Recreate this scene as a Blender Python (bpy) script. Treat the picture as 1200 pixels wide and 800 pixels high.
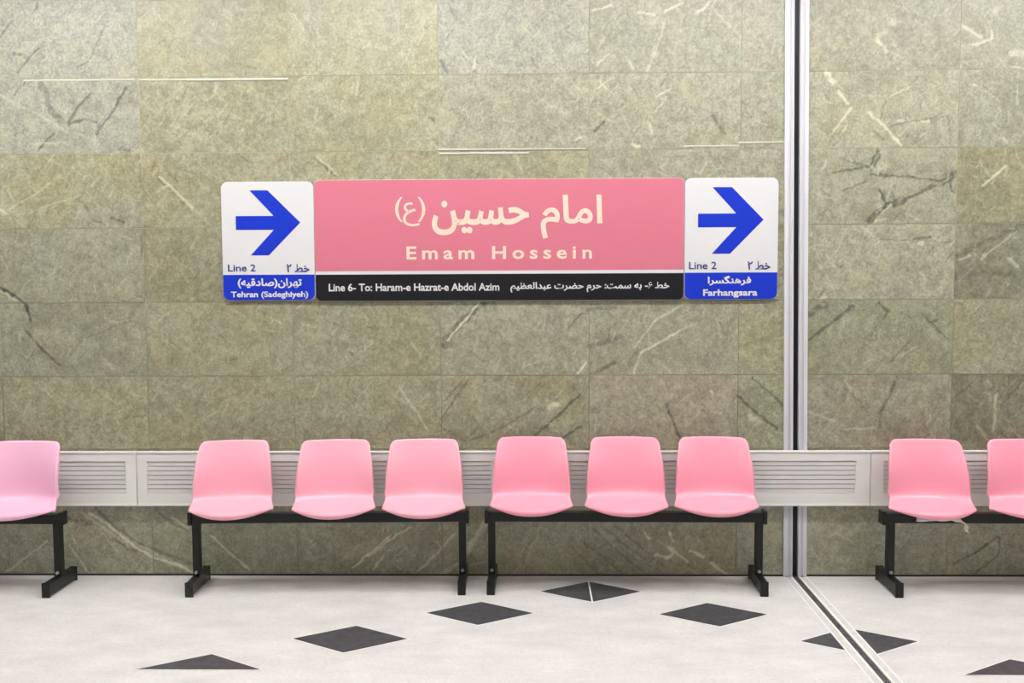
import bpy, bmesh, math, random
import numpy as np
from mathutils import Vector, Matrix

# ------------------------------------------------------------------ scene, camera, world
sc = bpy.context.scene
for o in list(bpy.data.objects):
    bpy.data.objects.remove(o, do_unlink=True)
COL = sc.collection
random.seed(7)
rng = np.random.default_rng(11)

sc.view_settings.view_transform = 'Standard'
sc.view_settings.look = 'None'
sc.view_settings.gamma = 1.0
sc.view_settings.use_curve_mapping = False
sc.view_settings.exposure = 0.0

YAW, PITCH, ROLL = 0.02013995, 0.06859464, -0.00475345
cam_d = bpy.data.cameras.new('camera')
cam_d.sensor_width = 36.0
cam_d.lens = 1138.793 / 1200 * 36.0
cam = bpy.data.objects.new('camera', cam_d)
COL.objects.link(cam)
fwd = Vector((-math.sin(YAW) * math.cos(PITCH), math.cos(YAW) * math.cos(PITCH), -math.sin(PITCH)))
rgt = Vector((math.cos(YAW), math.sin(YAW), 0))
upv = rgt.cross(fwd)
r2 = rgt * math.cos(ROLL) + upv * math.sin(ROLL)
u2 = -rgt * math.sin(ROLL) + upv * math.cos(ROLL)
cam.matrix_world = Matrix(((r2.x, u2.x, -fwd.x, 2.0903), (r2.y, u2.y, -fwd.y, -5.2247),
                           (r2.z, u2.z, -fwd.z, 1.64606), (0, 0, 0, 1)))
sc.camera = cam

world = bpy.data.worlds.new('station_ambient')
world.use_nodes = True
world.node_tree.nodes['Background'].inputs['Color'].default_value = (0.96, 0.97, 1.0, 1)
world.node_tree.nodes['Background'].inputs['Strength'].default_value = 0.18
sc.world = world

LAMP_NEAR = 38.0      # emission of the lamp row over the benches
LAMP_FAR = 3.0        # emission of the rows over the platform
LAMP_NEAR_Y, LAMP_FAR_YS = -1.2, (-3.4, -5.6)
ROOM_X0, ROOM_X1, ROOM_Y0, ROOM_H = -3.3, 7.5, -7.5, 3.52

# ------------------------------------------------------------------ helpers
def lin(c):
    return tuple((v / 255 / 12.92) if v / 255 <= 0.04045 else ((v / 255 + 0.055) / 1.055) ** 2.4 for v in c)

def mat(name, col, rough=0.5, metal=0.0, spec=0.5, noise=0.0, nscale=20.0, bump=0.0, coat=0.0, emit=None):
    m = bpy.data.materials.new(name)
    m.use_nodes = True
    nt = m.node_tree
    b = nt.nodes['Principled BSDF']
    c = lin(col)
    b.inputs['Base Color'].default_value = (*c, 1)
    b.inputs['Roughness'].default_value = rough
    b.inputs['Metallic'].default_value = metal
    b.inputs['Specular IOR Level'].default_value = spec
    b.inputs['Coat Weight'].default_value = coat
    if noise or bump:
        tc = nt.nodes.new('ShaderNodeTexCoord')
        n = nt.nodes.new('ShaderNodeTexNoise')
        n.inputs['Scale'].default_value = nscale
        n.inputs['Detail'].default_value = 5
        nt.links.new(tc.outputs['Object'], n.inputs['Vector'])
        if noise:
            r = nt.nodes.new('ShaderNodeValToRGB')
            r.color_ramp.elements[0].position = 0.3
            r.color_ramp.elements[1].position = 0.7
            r.color_ramp.elements[0].color = (*[v * (1 - noise) for v in c], 1)
            r.color_ramp.elements[1].color = (*[min(1, v * (1 + noise)) for v in c], 1)
            nt.links.new(n.outputs['Fac'], r.inputs['Fac'])
            nt.links.new(r.outputs['Color'], b.inputs['Base Color'])
        if bump:
            bp = nt.nodes.new('ShaderNodeBump')
            bp.inputs['Strength'].default_value = bump
            bp.inputs['Distance'].default_value = 0.002
            nt.links.new(n.outputs['Fac'], bp.inputs['Height'])
            nt.links.new(bp.outputs['Normal'], b.inputs['Normal'])
    if emit:
        b.inputs['Emission Color'].default_value = (*emit[0], 1)
        b.inputs['Emission Strength'].default_value = emit[1]
    return m

def link(name, me, mats, parent=None, loc=None, smooth=False):
    if not isinstance(mats, (list, tuple)):
        mats = [mats]
    if isinstance(me, bmesh.types.BMesh):
        bm = me
        me = bpy.data.meshes.new(name)
        bm.normal_update()
        bm.to_mesh(me)
        bm.free()
    if not me.materials:
        for m in mats:
            me.materials.append(m)
    if smooth:
        for p in me.polygons:
            p.use_smooth = True
    o = bpy.data.objects.new(name, me)
    COL.objects.link(o)
    if parent:
        o.parent = parent
    if loc:
        o.location = loc
    return o

def thing(name, label, cat, loc=(0, 0, 0), rz=0.0, group=None):
    o = bpy.data.objects.new(name, None)
    o.empty_display_size = 0.1
    COL.objects.link(o)
    o.location = loc
    o.rotation_euler = (0, 0, rz)
    tag(o, label, cat, group)
    return o

def tag(o, label, cat, group=None):
    o['label'] = label
    o['category'] = cat
    if group:
        o['group'] = group
    return o

def box(bm, x0, x1, y0, y1, z0, z1, bev=0.0, mi=0, seg=2):
    r = bmesh.ops.create_cube(bm, size=1.0)
    vs = r['verts']
    for v in vs:
        v.co = Vector(((x0 + x1) / 2 + v.co.x * (x1 - x0), (y0 + y1) / 2 + v.co.y * (y1 - y0), (z0 + z1) / 2 + v.co.z * (z1 - z0)))
    fs = {f for v in vs for f in v.link_faces}
    for f in fs:
        f.material_index = mi
    if bev:
        es = list({e for v in vs for e in v.link_edges})
        rb = bmesh.ops.bevel(bm, geom=es, offset=bev, segments=seg, profile=0.5, affect='EDGES')
        for f in rb['faces']:
            f.material_index = mi

def prism(bm, pts, y0, y1, mi=0):
    """polygon in the x,z plane pushed from y0 (front) to y1 (back)"""
    a = [bm.verts.new((x, y0, z)) for x, z in pts]
    b = [bm.verts.new((x, y1, z)) for x, z in pts]
    fs = [bm.faces.new(a), bm.faces.new(b[::-1])]
    n = len(pts)
    for i in range(n):
        fs.append(bm.faces.new((a[(i + 1) % n], a[i], b[i], b[(i + 1) % n])))
    for f in fs:
        f.material_index = mi
    bmesh.ops.recalc_face_normals(bm, faces=fs)

def round_rect(x0, x1, z0, z1, rb, rt, n=7):
    """outline with bottom corner radius rb and top corner radius rt"""
    pts = []
    for cx, cz, r, a0 in ((x1 - rb, z0 + rb, rb, -90), (x1 - rt, z1 - rt, rt, 0), (x0 + rt, z1 - rt, rt, 90), (x0 + rb, z0 + rb, rb, 180)):
        if r <= 0:
            pts.append((cx, cz))
            continue
        for k in range(n + 1):
            a = math.radians(a0 + 90 * k / n)
            pts.append((cx + r * math.cos(a), cz + r * math.sin(a)))
    return pts

# ------------------------------------------------------------------ materials
M_steel_black = mat('black_painted_steel', (17, 16, 17), 0.4, 0.0, 0.4, noise=0.25, nscale=40)
M_steel_grey = mat('dark_grey_painted_steel', (52, 50, 50), 0.35, 0.0, 0.5, noise=0.2, nscale=40)
M_worn = mat('worn_black_steel', (40, 38, 38), 0.3, 0.3, 0.5, noise=0.9, nscale=45)
M_bolt = mat('zinc_bolt', (190, 186, 180), 0.35, 0.8)
M_alu = mat('anodised_aluminium', (210, 208, 214), 0.4, 0.0, noise=0.03, nscale=8)
M_seal = mat('black_rubber_seal', (12, 12, 16), 0.5)
M_floor_strip = mat('worn_floor_strip', (214, 212, 210), 0.45, 0.0, noise=0.10, nscale=30)
M_floor_seal = mat('grey_worn_rubber_seal', (74, 72, 74), 0.6, noise=0.6, nscale=28)
M_duct = mat('cream_painted_metal', (228, 226, 222), 0.45, noise=0.03, nscale=6)
M_slat = mat('pale_grey_slats', (210, 207, 206), 0.5, noise=0.04, nscale=8)
M_plate = mat('mid_grey_plate', (150, 146, 144), 0.6)  # even mid grey of the plate behind the slats
M_dark = mat('dark_recess', (34, 31, 28), 0.8)
M_white = mat('white_sign_enamel', (214, 213, 214), 0.35)
M_blue = mat('blue_sign_film', (6, 46, 188), 0.4)
M_navy = mat('navy_print', (40, 50, 120), 0.45)
M_pinksign = mat('pink_sign_film', (206, 115, 134), 0.4)
M_black = mat('black_sign_film', (16, 14, 20), 0.4)
M_cream = mat('cream_print', (232, 208, 188), 0.45)
M_ceiling = mat('white_ceiling_paint', (225, 225, 222), 0.8, noise=0.02, nscale=3)
M_grout = mat('light_grout', (178, 174, 150), 0.7, noise=0.2, nscale=9)
M_ledge = mat('pale_glint_edge', (206, 204, 188), 0.35, noise=0.08, nscale=14)  # pale tone carries the highlight along proud slab edges
M_paper = mat('pale_grey_torn_paper', (228, 222, 220), 0.8, noise=0.1, nscale=60)
M_housing = mat('white_lamp_housing', (228, 228, 226), 0.5)
M_lamp_near = mat('lit_lamp_cover', (240, 240, 235), 0.6, emit=((1.0, 0.985, 0.97), LAMP_NEAR))
M_lamp_far = mat('lit_platform_lamp_cover', (240, 240, 235), 0.6, emit=((1.0, 0.985, 0.97), LAMP_FAR))

def plastic(name, col):
    m = mat(name, col, 0.34, 0.0, 0.5)
    b = m.node_tree.nodes['Principled BSDF']
    b.inputs['Coat Weight'].default_value = 0.45
    b.inputs['Coat Roughness'].default_value = 0.2
    return m
M_pink = plastic('coral_pink_plastic', (252, 162, 182))
M_pink_mid = plastic('light_coral_pink_plastic', (252, 175, 193))
M_pink_pale = plastic('lilac_pink_plastic', (246, 186, 213))

# marble: tint and vein are per-tile / per-vertex properties of the stone
def marble():
    m = bpy.data.materials.new('green_serpentine_marble')
    m.use_nodes = True
    nt = m.node_tree
    N, L = nt.nodes, nt.links
    b = N['Principled BSDF']
    b.inputs['Specular IOR Level'].default_value = 0.5
    at = N.new('ShaderNodeAttribute'); at.attribute_name = 'tint'
    av = N.new('ShaderNodeAttribute'); av.attribute_name = 'vein'
    sd = N.new('ShaderNodeAttribute'); sd.attribute_name = 'seed'
    tc = N.new('ShaderNodeTexCoord')
    add = N.new('ShaderNodeVectorMath'); add.operation = 'ADD'
    L.new(tc.outputs['Object'], add.inputs[0]); L.new(sd.outputs['Vector'], add.inputs[1])
    def noise(scale, detail, rough=0.55, rot=None, sx=1.0, dist=0.0):
        n = N.new('ShaderNodeTexNoise')
        n.inputs['Scale'].default_value = scale
        n.inputs['Detail'].default_value = detail
        n.inputs['Roughness'].default_value = rough
        n.inputs['Distortion'].default_value = dist
        src = add.outputs[0]
        if rot is not None:
            mp = N.new('ShaderNodeMapping')
            mp.inputs['Rotation'].default_value = (0, rot, 0)
            mp.inputs['Scale'].default_value = (sx, 1, 1)
            mp2 = N.new('ShaderNodeMapping')
            L.new(src, mp.inputs['Vector'])
            src = mp.outputs['Vector']
        L.new(src, n.inputs['Vector'])
        return n.outputs['Fac']
    def maprange(fac, a, bb, c, d):
        r = N.new('ShaderNodeMapRange')
        r.inputs['From Min'].default_value = a; r.inputs['From Max'].default_value = bb
        r.inputs['To Min'].default_value = c; r.inputs['To Max'].default_value = d
        L.new(fac, r.inputs['Value'])
        return r.outputs['Result']
    def mix(fac, a, bcol, mode='MIX'):
        x = N.new('ShaderNodeMix'); x.data_type = 'RGBA'; x.blend_type = mode
        if isinstance(fac, float): x.inputs[0].default_value = fac
        else: L.new(fac, x.inputs[0])
        for sock, v in ((x.inputs[6], a), (x.inputs[7], bcol)):
            if isinstance(v, tuple): sock.default_value = (*v, 1)
            else: L.new(v, sock)
        return x.outputs[2]
    big = noise(3.2, 4, 0.5, dist=0.6)
    mid = noise(22, 6, 0.7, dist=0.5)
    fine = noise(75, 4, 0.7)
    streak = noise(16, 5, 0.65, rot=math.radians(48), sx=3.2, dist=0.8)
    streak2 = noise(20, 4, 0.6, rot=math.radians(-40), sx=3.6, dist=0.8)
    c = at.outputs['Color']
    c = mix(maprange(big, 0.38, 0.68, 0.0, 0.55), c, lin((150, 152, 134)))           # greyer drifts
    c = mix(maprange(noise(2.3, 3, 0.5, dist=0.4), 0.58, 0.78, 0.0, 0.4), c, lin((160, 146, 110)))   # rusty drifts
    k = N.new('ShaderNodeMath'); k.operation = 'MULTIPLY'
    L.new(maprange(mid, 0.28, 0.72, 0.70, 1.30), k.inputs[0]); L.new(maprange(fine, 0.3, 0.7, 0.64, 1.36), k.inputs[1])
    kc = N.new('ShaderNodeCombineColor')
    for i in range(3): L.new(k.outputs[0], kc.inputs[i])
    c = mix(1.0, c, kc.outputs[0], 'MULTIPLY')
    patch = noise(7, 5, 0.6, dist=1.2)
    c = mix(maprange(patch, 0.50, 0.72, 0.0, 0.42), c, lin((112, 112, 86)))
    c = mix(maprange(patch, 0.48, 0.28, 0.0, 0.40), c, lin((178, 174, 140)))
    c = mix(maprange(streak, 0.58, 0.76, 0.0, 0.55), c, lin((200, 196, 166)))
    c = mix(maprange(streak2, 0.60, 0.80, 0.0, 0.5), c, lin((78, 78, 60)))
    lt = maprange(av.outputs['Fac'], 0.0, 1.0, 0.0, 0.9)
    dk = maprange(av.outputs['Fac'], 0.0, -0.9, 0.0, 0.95)
    c = mix(lt, c, lin((222, 217, 192)))
    c = mix(dk, c, lin((50, 50, 42)))
    L.new(c, b.inputs['Base Color'])
    L.new(maprange(mid, 0.3, 0.7, 0.34, 0.46), b.inputs['Roughness'])
    b.inputs['Coat Weight'].default_value = 0.6
    b.inputs['Coat Roughness'].default_value = 0.5
    bp = N.new('ShaderNodeBump'); bp.inputs['Strength'].default_value = 0.12; bp.inputs['Distance'].default_value = 0.001
    L.new(fine, bp.inputs['Height']); L.new(bp.outputs['Normal'], b.inputs['Normal'])
    return m
M_marble = marble()

def terrazzo():
    m = bpy.data.materials.new('pale_polished_stone_floor')
    m.use_nodes = True
    nt = m.node_tree
    N, L = nt.nodes, nt.links
    b = N['Principled BSDF']
    tc = N.new('ShaderNodeTexCoord')
    def noise(s, d, r=0.55, sc=(1, 1, 1)):
        mp = N.new('ShaderNodeMapping'); mp.inputs['Scale'].default_value = sc
        n = N.new('ShaderNodeTexNoise'); n.inputs['Scale'].default_value = s; n.inputs['Detail'].default_value = d; n.inputs['Roughness'].default_value = r
        L.new(tc.outputs['Object'], mp.inputs['Vector']); L.new(mp.outputs['Vector'], n.inputs['Vector'])
        return n.outputs['Fac']
    def ramp(f, a, ca, bb, cb):
        r = N.new('ShaderNodeValToRGB')
        r.color_ramp.elements[0].position = a; r.color_ramp.elements[1].position = bb
        r.color_ramp.elements[0].color = (*lin(ca), 1); r.color_ramp.elements[1].color = (*lin(cb), 1)
        L.new(f, r.inputs['Fac']); return r.outputs['Color']
    x = N.new('ShaderNodeMix'); x.data_type = 'RGBA'; x.blend_type = 'MULTIPLY'; x.inputs[0].default_value = 1.0
    L.new(ramp(noise(3.5, 6, 0.65, (1, 1.8, 1)), 0.32, (216, 214, 212), 0.68, (235, 233, 231)), x.inputs[6])
    L.new(ramp(noise(55, 4, 0.7), 0.3, (238, 237, 236), 0.7, (255, 255, 255)), x.inputs[7])
    L.new(x.outputs[2], b.inputs['Base Color'])
    b.inputs['Roughness'].default_value = 0.42
    b.inputs['Specular IOR Level'].default_value = 0.4
    return m
M_floor = terrazzo()
M_diamond = mat('charcoal_granite_inlay', (72, 72, 76), 0.42, noise=0.35, nscale=26)
M_seam = mat('white_slab_joint', (245, 244, 242), 0.6)

# ------------------------------------------------------------------ setting: marble wall
VEINS = [
(6.9,-0.5,((-0.173,2.963),(-0.223,2.870),(-0.267,2.786),(-0.330,2.759))),
(9.2,-0.6,((-0.512,2.877),(-0.585,2.815),(-0.653,2.722))),
(18.3,-0.6,((-0.658,2.834),(-0.585,2.815))),
(9.2,-0.5,((-0.519,3.104),(-0.558,3.043))),
(9.2,-0.4,((-0.629,3.097),(-0.595,3.048))),
(9.2,-0.5,((-0.752,2.906),(-0.674,3.004))),
(9.2,-0.6,((-0.676,2.619),(-0.609,2.681))),
(32.1,-0.45,((-0.526,2.676),(-0.485,2.550),(-0.432,2.486))),
(11.5,-0.6,((-0.261,2.620),(-0.318,2.571),(-0.391,2.459),(-0.307,2.490))),
(11.5,-0.6,((-0.067,2.650),(-0.140,2.538),(-0.236,2.408))),
(9.2,-0.5,((-0.307,2.490),(-0.216,2.467),(-0.228,2.394))),
(9.2,-0.6,((-0.467,2.414),(-0.553,2.329))),
(13.8,-0.4,((-0.114,2.330),(-0.059,2.321))),
(9.2,0.35,((-0.768,2.624),(-0.546,2.510),(-0.415,2.436))),
(9.2,0.35,((-0.594,2.361),(-0.460,2.360))),
(36.7,-0.25,((-0.108,3.100),(-0.082,3.056))),
(6.9,0.35,((-0.733,2.007),(-0.553,2.106),(-0.500,2.147))),
(9.2,0.8,((-0.789,2.016),(-0.739,1.989))),
(6.9,0.3,((-0.683,1.975),(-0.331,2.087))),
(9.2,0.6,((0.098,2.179),(0.197,2.092),(0.268,2.010))),
(6.9,-0.4,((0.088,2.170),(0.178,2.083),(0.250,2.006))),
(6.9,-0.5,((0.135,2.211),(0.198,2.151))),
(11.5,-0.6,((-0.173,1.962),(-0.100,1.935))),
(9.2,-0.5,((-0.275,1.949),(-0.202,1.931))),
(9.2,-0.5,((-0.003,1.911),(-0.001,1.824),(-0.012,1.756))),
(6.9,-0.5,((-0.010,2.280),(-0.004,2.180),(0.001,2.030))),
(13.8,-0.85,((-0.811,1.598),(-0.692,1.533),(-0.647,1.482),(-0.631,1.412))),
(6.9,0.7,((-0.811,1.584),(-0.702,1.519))),
(9.2,-0.75,((-0.666,1.358),(-0.572,1.249),(-0.476,1.161))),
(9.2,-0.3,((-0.330,1.318),(-0.075,1.410))),
(9.2,-0.25,((-0.354,1.304),(-0.433,1.202))),
(9.2,-0.35,((-0.233,0.864),(-0.044,0.883))),
(9.2,-0.3,((-0.219,0.864),(-0.202,0.798))),
(9.2,-0.5,((0.128,1.307),(0.145,1.270))),
(9.2,-0.6,((0.932,2.278),(0.986,2.228),(1.049,2.173))),
(6.9,0.5,((0.950,2.282),(1.058,2.182))),
(9.2,-0.5,((0.547,2.285),(0.583,2.253))),
(13.8,-0.5,((1.555,2.480),(1.573,2.462))),
(6.9,0.4,((0.862,2.682),(0.917,2.717))),
(41.3,-0.6,((1.616,1.274),(1.710,1.394),(1.834,1.485))),
(9.2,0.85,((1.635,1.293),(1.710,1.380),(1.812,1.499))),
(22.9,-0.5,((1.612,1.261),(1.662,1.274))),
(9.2,-0.5,((2.293,1.364),(2.366,1.437))),
(13.8,0.85,((2.339,1.115),(2.385,1.170))),
(27.5,-0.45,((2.398,1.253),(2.582,1.317))),
(18.3,-0.55,((2.412,1.115),(2.536,1.170))),
(22.9,-0.45,((2.398,1.460),(2.545,1.469))),
(11.5,-0.5,((2.504,1.276),(2.504,1.350))),
(9.2,0.7,((2.642,1.110),(2.674,1.225),(2.888,1.344))),
(9.2,0.55,((2.641,1.253),(2.764,1.408),(2.901,1.476))),
(9.2,0.4,((2.888,1.344),(2.970,1.385))),
(6.9,-0.5,((1.598,0.857),(1.721,1.056))),
(6.9,-0.5,((1.627,0.908),(1.753,1.080))),
(6.9,-0.4,((1.618,0.964),(1.707,1.066))),
(9.2,0.5,((1.369,1.043),(1.451,0.927),(1.519,0.810))),
(11.5,-0.65,((2.108,0.776),(2.237,0.888),(2.353,0.995))),
(9.2,-0.35,((1.751,0.744),(1.937,0.823),(2.136,0.949))),
(11.5,-0.6,((2.260,0.762),(2.353,0.823))),
(6.9,-0.4,((2.030,0.972),(2.132,1.055))),
(32.1,0.75,((2.191,0.921),(2.224,0.944))),
(11.5,-0.8,((2.813,0.947),(2.845,0.868),(2.892,0.761))),
(9.2,-0.35,((1.612,0.810),(1.732,0.744))),
(6.9,0.5,((1.186,1.243),(1.238,1.285))),
(9.2,-0.4,((1.112,1.234),(1.130,1.197))),
(27.5,-0.5,((1.683,3.038),(1.718,2.976))),
(13.8,0.5,((1.789,2.736),(1.798,2.781))),
(13.8,-0.5,((1.617,2.782),(1.648,2.711))),
(11.5,0.7,((2.420,3.031),(2.514,3.052))),
(9.2,0.4,((2.796,2.974),(2.752,2.816),(2.703,2.710))),
(11.5,0.5,((2.657,3.020),(2.751,3.001))),
(11.5,0.6,((2.796,3.018),(2.889,3.065))),
(11.5,0.6,((2.970,3.016),(3.032,3.064))),
(9.2,0.4,((3.045,3.042),(3.140,2.936))),
(9.2,0.5,((2.438,2.744),(2.501,2.805))),
(11.5,0.5,((2.595,2.791),(2.627,2.729))),
(11.5,0.6,((2.753,2.577),(2.829,2.616))),
(13.8,0.5,((2.452,2.668),(2.501,2.619))),
(9.2,0.5,((2.443,2.624),(2.515,2.677))),
(9.2,0.5,((2.563,2.985),(2.541,2.959))),
(13.8,-0.6,((2.429,2.401),(2.479,2.450))),
(13.8,-0.6,((3.051,2.481),(3.119,2.383))),
(11.5,0.5,((2.713,2.448),(2.732,2.399))),
(11.5,0.7,((2.325,2.357),(2.357,2.371))),
(11.5,0.7,((2.628,2.337),(2.660,2.324))),
(6.9,-0.3,((3.207,2.551),(3.333,2.488))),
(41.3,-0.12,((2.442,2.907),(2.712,2.816))),
(22.9,0.85,((3.647,2.698),(3.684,2.644))),
(11.5,0.7,((3.711,2.600),(3.762,2.535))),
(9.2,0.7,((3.782,2.515),(3.732,2.454),(3.680,2.383))),
(11.5,0.8,((3.874,2.488),(3.956,2.416),(4.043,2.318))),
(22.9,0.6,((3.870,2.492),(3.888,2.479))),
(16.1,0.8,((3.906,2.867),(3.957,2.805))),
(9.2,0.55,((3.982,2.573),(4.085,2.623))),
(9.2,0.6,((3.738,2.387),(3.755,2.422))),
(11.5,0.6,((4.352,2.928),(4.446,2.875))),
(11.5,0.65,((4.395,2.832),(4.504,2.861),(4.498,2.914))),
(32.1,0.5,((4.612,2.790),(4.666,2.781))),
(27.5,0.4,((3.971,2.963),(3.993,2.945))),
(27.5,0.35,((3.915,2.893),(3.950,2.902))),
(27.5,0.35,((4.509,3.005),(4.539,3.036))),
(9.2,-0.4,((3.983,2.416),(4.165,2.452),(4.258,2.467))),
(13.8,0.6,((4.027,2.442),(4.045,2.447))),
(13.8,0.6,((4.147,2.441),(4.183,2.441))),
(9.2,0.6,((4.568,2.349),(4.604,2.323))),
(16.1,0.65,((4.391,2.634),(4.431,2.625))),
(9.2,0.4,((4.644,2.627),(4.642,2.530))),
(9.2,0.5,((4.610,2.720),(4.668,2.711))),
(11.5,-0.6,((3.692,2.180),(3.880,2.208),(3.927,2.296))),
(9.2,-0.5,((3.880,2.208),(3.727,2.249))),
(11.5,-0.7,((3.890,2.167),(4.071,2.153),(4.253,2.129),(4.310,2.160))),
(9.2,-0.6,((3.932,2.274),(3.889,2.185))),
(27.5,-0.7,((4.279,2.156),(4.319,2.173))),
(13.8,-0.7,((4.267,2.107),(4.320,2.146))),
(11.5,-0.7,((4.302,2.120),(4.317,2.062))),
(9.2,-0.6,((3.750,2.083),(3.859,2.127))),
(32.1,-0.75,((3.875,1.916),(3.974,2.005),(4.063,2.027))),
(13.8,-0.7,((3.932,2.086),(3.973,2.019))),
(11.5,-0.6,((4.004,2.073),(4.014,2.014))),
(13.8,-0.6,((4.063,2.027),(4.174,2.085),(4.231,2.107))),
(6.9,0.7,((3.948,1.956),(3.992,2.010))),
(6.9,0.5,((3.913,1.916),(3.971,1.934))),
(6.9,0.5,((3.837,1.894),(3.901,1.848))),
(13.8,-0.7,((4.126,1.825),(4.207,1.833))),
(18.3,1,((4.149,1.802),(4.162,1.802))),
(6.9,-0.4,((3.937,1.821),(4.126,1.820),(4.324,1.806))),
(11.5,0.65,((4.475,2.105),(4.534,2.154),(4.592,2.203))),
(6.9,0.4,((4.590,2.194),(4.588,2.127))),
(9.2,0.4,((4.474,1.719),(4.663,1.862))),
(22.9,-0.4,((4.353,1.733),(4.477,1.800),(4.697,1.902))),
(41.3,-0.3,((4.347,1.620),(4.526,1.651),(4.706,1.632))),
(9.2,0.5,((4.362,1.711),(4.424,1.742))),
(13.8,0.5,((4.627,1.718),(4.678,1.673))),
(6.9,0.35,((3.655,1.746),(3.738,1.632))),
(6.9,0.3,((3.624,1.692),(3.694,1.578))),
(9.2,-0.5,((3.627,1.524),(3.662,1.564))),
(13.8,-0.65,((3.576,1.291),(3.715,1.396),(3.813,1.477))),
(32.1,-0.55,((3.574,1.428),(3.664,1.482))),
(9.2,0.5,((3.632,1.510),(3.681,1.528))),
(16.1,-0.6,((3.942,1.488),(3.995,1.440))),
(11.5,-0.5,((3.995,1.445),(3.973,1.408))),
(9.2,-0.6,((4.171,1.435),(4.241,1.362),(4.320,1.279))),
(9.2,-0.5,((4.218,1.380),(4.281,1.398))),
(9.2,-0.35,((4.010,1.166),(4.129,1.303))),
(22.9,-0.25,((3.850,1.212),(3.885,1.303),(3.947,1.372))),
(16.1,-0.6,((4.050,1.087),(4.014,0.993),(3.961,0.899))),
(9.2,-0.4,((3.970,0.894),(3.958,0.820))),
(9.2,-0.75,((3.274,1.089),(3.362,1.015),(3.440,0.941))),
(11.5,-0.75,((3.197,0.988),(3.294,0.905),(3.415,0.807))),
(36.7,0.5,((3.276,0.877),(3.304,0.844))),
(9.2,0.4,((3.582,0.904),(3.725,0.853))),
(9.2,0.4,((3.776,0.806),(3.936,0.815))),
(11.5,0.5,((4.570,0.805),(4.581,0.992))),
(9.2,0.4,((4.543,0.750),(4.481,0.828))),
(11.5,0.7,((3.055,1.016),(3.074,1.002))),
(9.2,-0.4,((4.364,0.981),(4.496,1.095))),
(9.2,-0.4,((4.592,0.911),(4.701,1.049))),
(13.8,0.9,((-0.345,0.349),(-0.252,0.291),(-0.116,0.172),(-0.002,0.103),(0.125,0.060),(0.232,0.009))),
(6.9,0.6,((-0.392,0.353),(-0.267,0.267),(-0.138,0.162))),
(9.2,0.5,((-0.067,0.162),(0.050,0.105),(0.190,0.043))),
(32.1,-0.6,((-0.465,0.317),(-0.347,0.287))),
(22.9,-0.5,((-0.213,0.201),(-0.138,0.153),(-0.054,0.129))),
(11.5,-0.5,((-0.311,0.377),(-0.210,0.275),(-0.085,0.189),(0.032,0.134))),
(13.8,-0.4,((0.032,0.134),(0.168,0.086),(0.247,0.048))),
(9.2,-0.5,((0.018,0.372),(0.122,0.287),(0.205,0.244))),
(9.2,0.5,((0.101,0.325),(0.197,0.263))),
(9.2,0.6,((-0.465,0.167),(-0.407,0.085),(-0.357,0.004))),
(6.9,0.5,((-0.445,0.220),(-0.418,0.157))),
(9.2,0.8,((0.323,0.225),(0.429,0.125),(0.540,0.029))),
(9.2,0.6,((-0.829,0.008),(-0.711,0.099),(-0.588,0.191))),
(9.2,0.8,((1.102,0.044),(1.190,0.116),(1.302,0.216))),
(9.2,0.75,((1.190,0.106),(1.301,0.192),(1.420,0.273))),
(9.2,0.6,((1.219,0.035),(1.277,0.106))),
(9.2,0.6,((1.466,0.026),(1.573,0.131),(1.665,0.235))),
(27.5,0.65,((1.703,0.083),(1.781,0.207),(1.831,0.292))),
(13.8,0.6,((1.746,0.164),(1.850,0.335))),
(18.3,0.5,((1.586,0.011),(1.682,0.069))),
(6.9,0.4,((1.745,0.055),(1.830,0.083))),
(6.9,0.5,((1.559,0.192),(1.587,0.164))),
(6.9,0.5,((1.314,0.083),(1.375,0.035))),
(9.2,-0.45,((2.353,0.202),(2.469,0.108),(2.586,0.013))),
(9.2,-0.45,((2.422,0.259),(2.548,0.146),(2.679,0.032))),
(9.2,-0.45,((2.492,0.259),(2.608,0.165),(2.711,0.094))),
(9.2,-0.4,((2.306,0.165),(2.446,0.013))),
(9.2,-0.4,((2.538,0.283),(2.725,0.127))),
(41.3,-0.2,((2.399,0.165),(2.632,0.094))),
(13.8,0.8,((2.703,0.236),(2.729,0.203))),
(18.3,0.85,((2.840,0.241),(2.859,0.193))),
(18.3,0.8,((2.822,0.174),(2.859,0.132))),
(11.5,0.8,((2.762,0.120),(2.827,0.099),(2.859,0.127))),
(9.2,0.75,((2.873,0.132),(2.943,0.075))),
(13.8,0.8,((2.947,0.141),(3.022,0.104))),
(11.5,0.75,((3.069,0.071),(3.143,0.014))),
(11.5,-0.65,((4.376,0.072),(4.496,0.134),(4.613,0.218))),
(11.5,-0.5,((4.617,0.214),(4.615,0.120),(4.486,0.011)))]


TINT = dict(OL=(150, 145, 110), OD=(139, 132, 98), GG=(147, 146, 123), GR=(156, 157, 146), TN=(157, 153, 131),
            PK=(156, 143, 122), GN=(136, 140, 110), DB=(108, 104, 80), YL=(162, 156, 118))
ROWS = [(0.009, 0.42), (0.42, 0.705)] + [(0.705 + 0.4 * k, 1.105 + 0.4 * k) for k in range(7)]
TINT = {k: tuple(0.62 * a + 0.38 * b for a, b in zip(v, (146, 144, 120))) for k, v in TINT.items()}
TABLE = {  # row from the floor up -> tints of the columns from the left edge of the view to the right
    8: 'GR YL YL GR GG TN TN GG', 7: 'GR YL YL GR GG TN TN GG', 6: 'GR OL OL TN TN TN TN GG', 5: 'OD OD OL OL TN TN GG OD', 4: 'GG OD OL OL OL OL TN DB',
    3: 'GG OL OL GG GG OL GN OL', 2: 'OL OD OL OD PK GN PK DB', 1: 'OL OL OD OL OD GN OL OD', 0: 'GG GN OL OL OL GG GG OL'}
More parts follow.
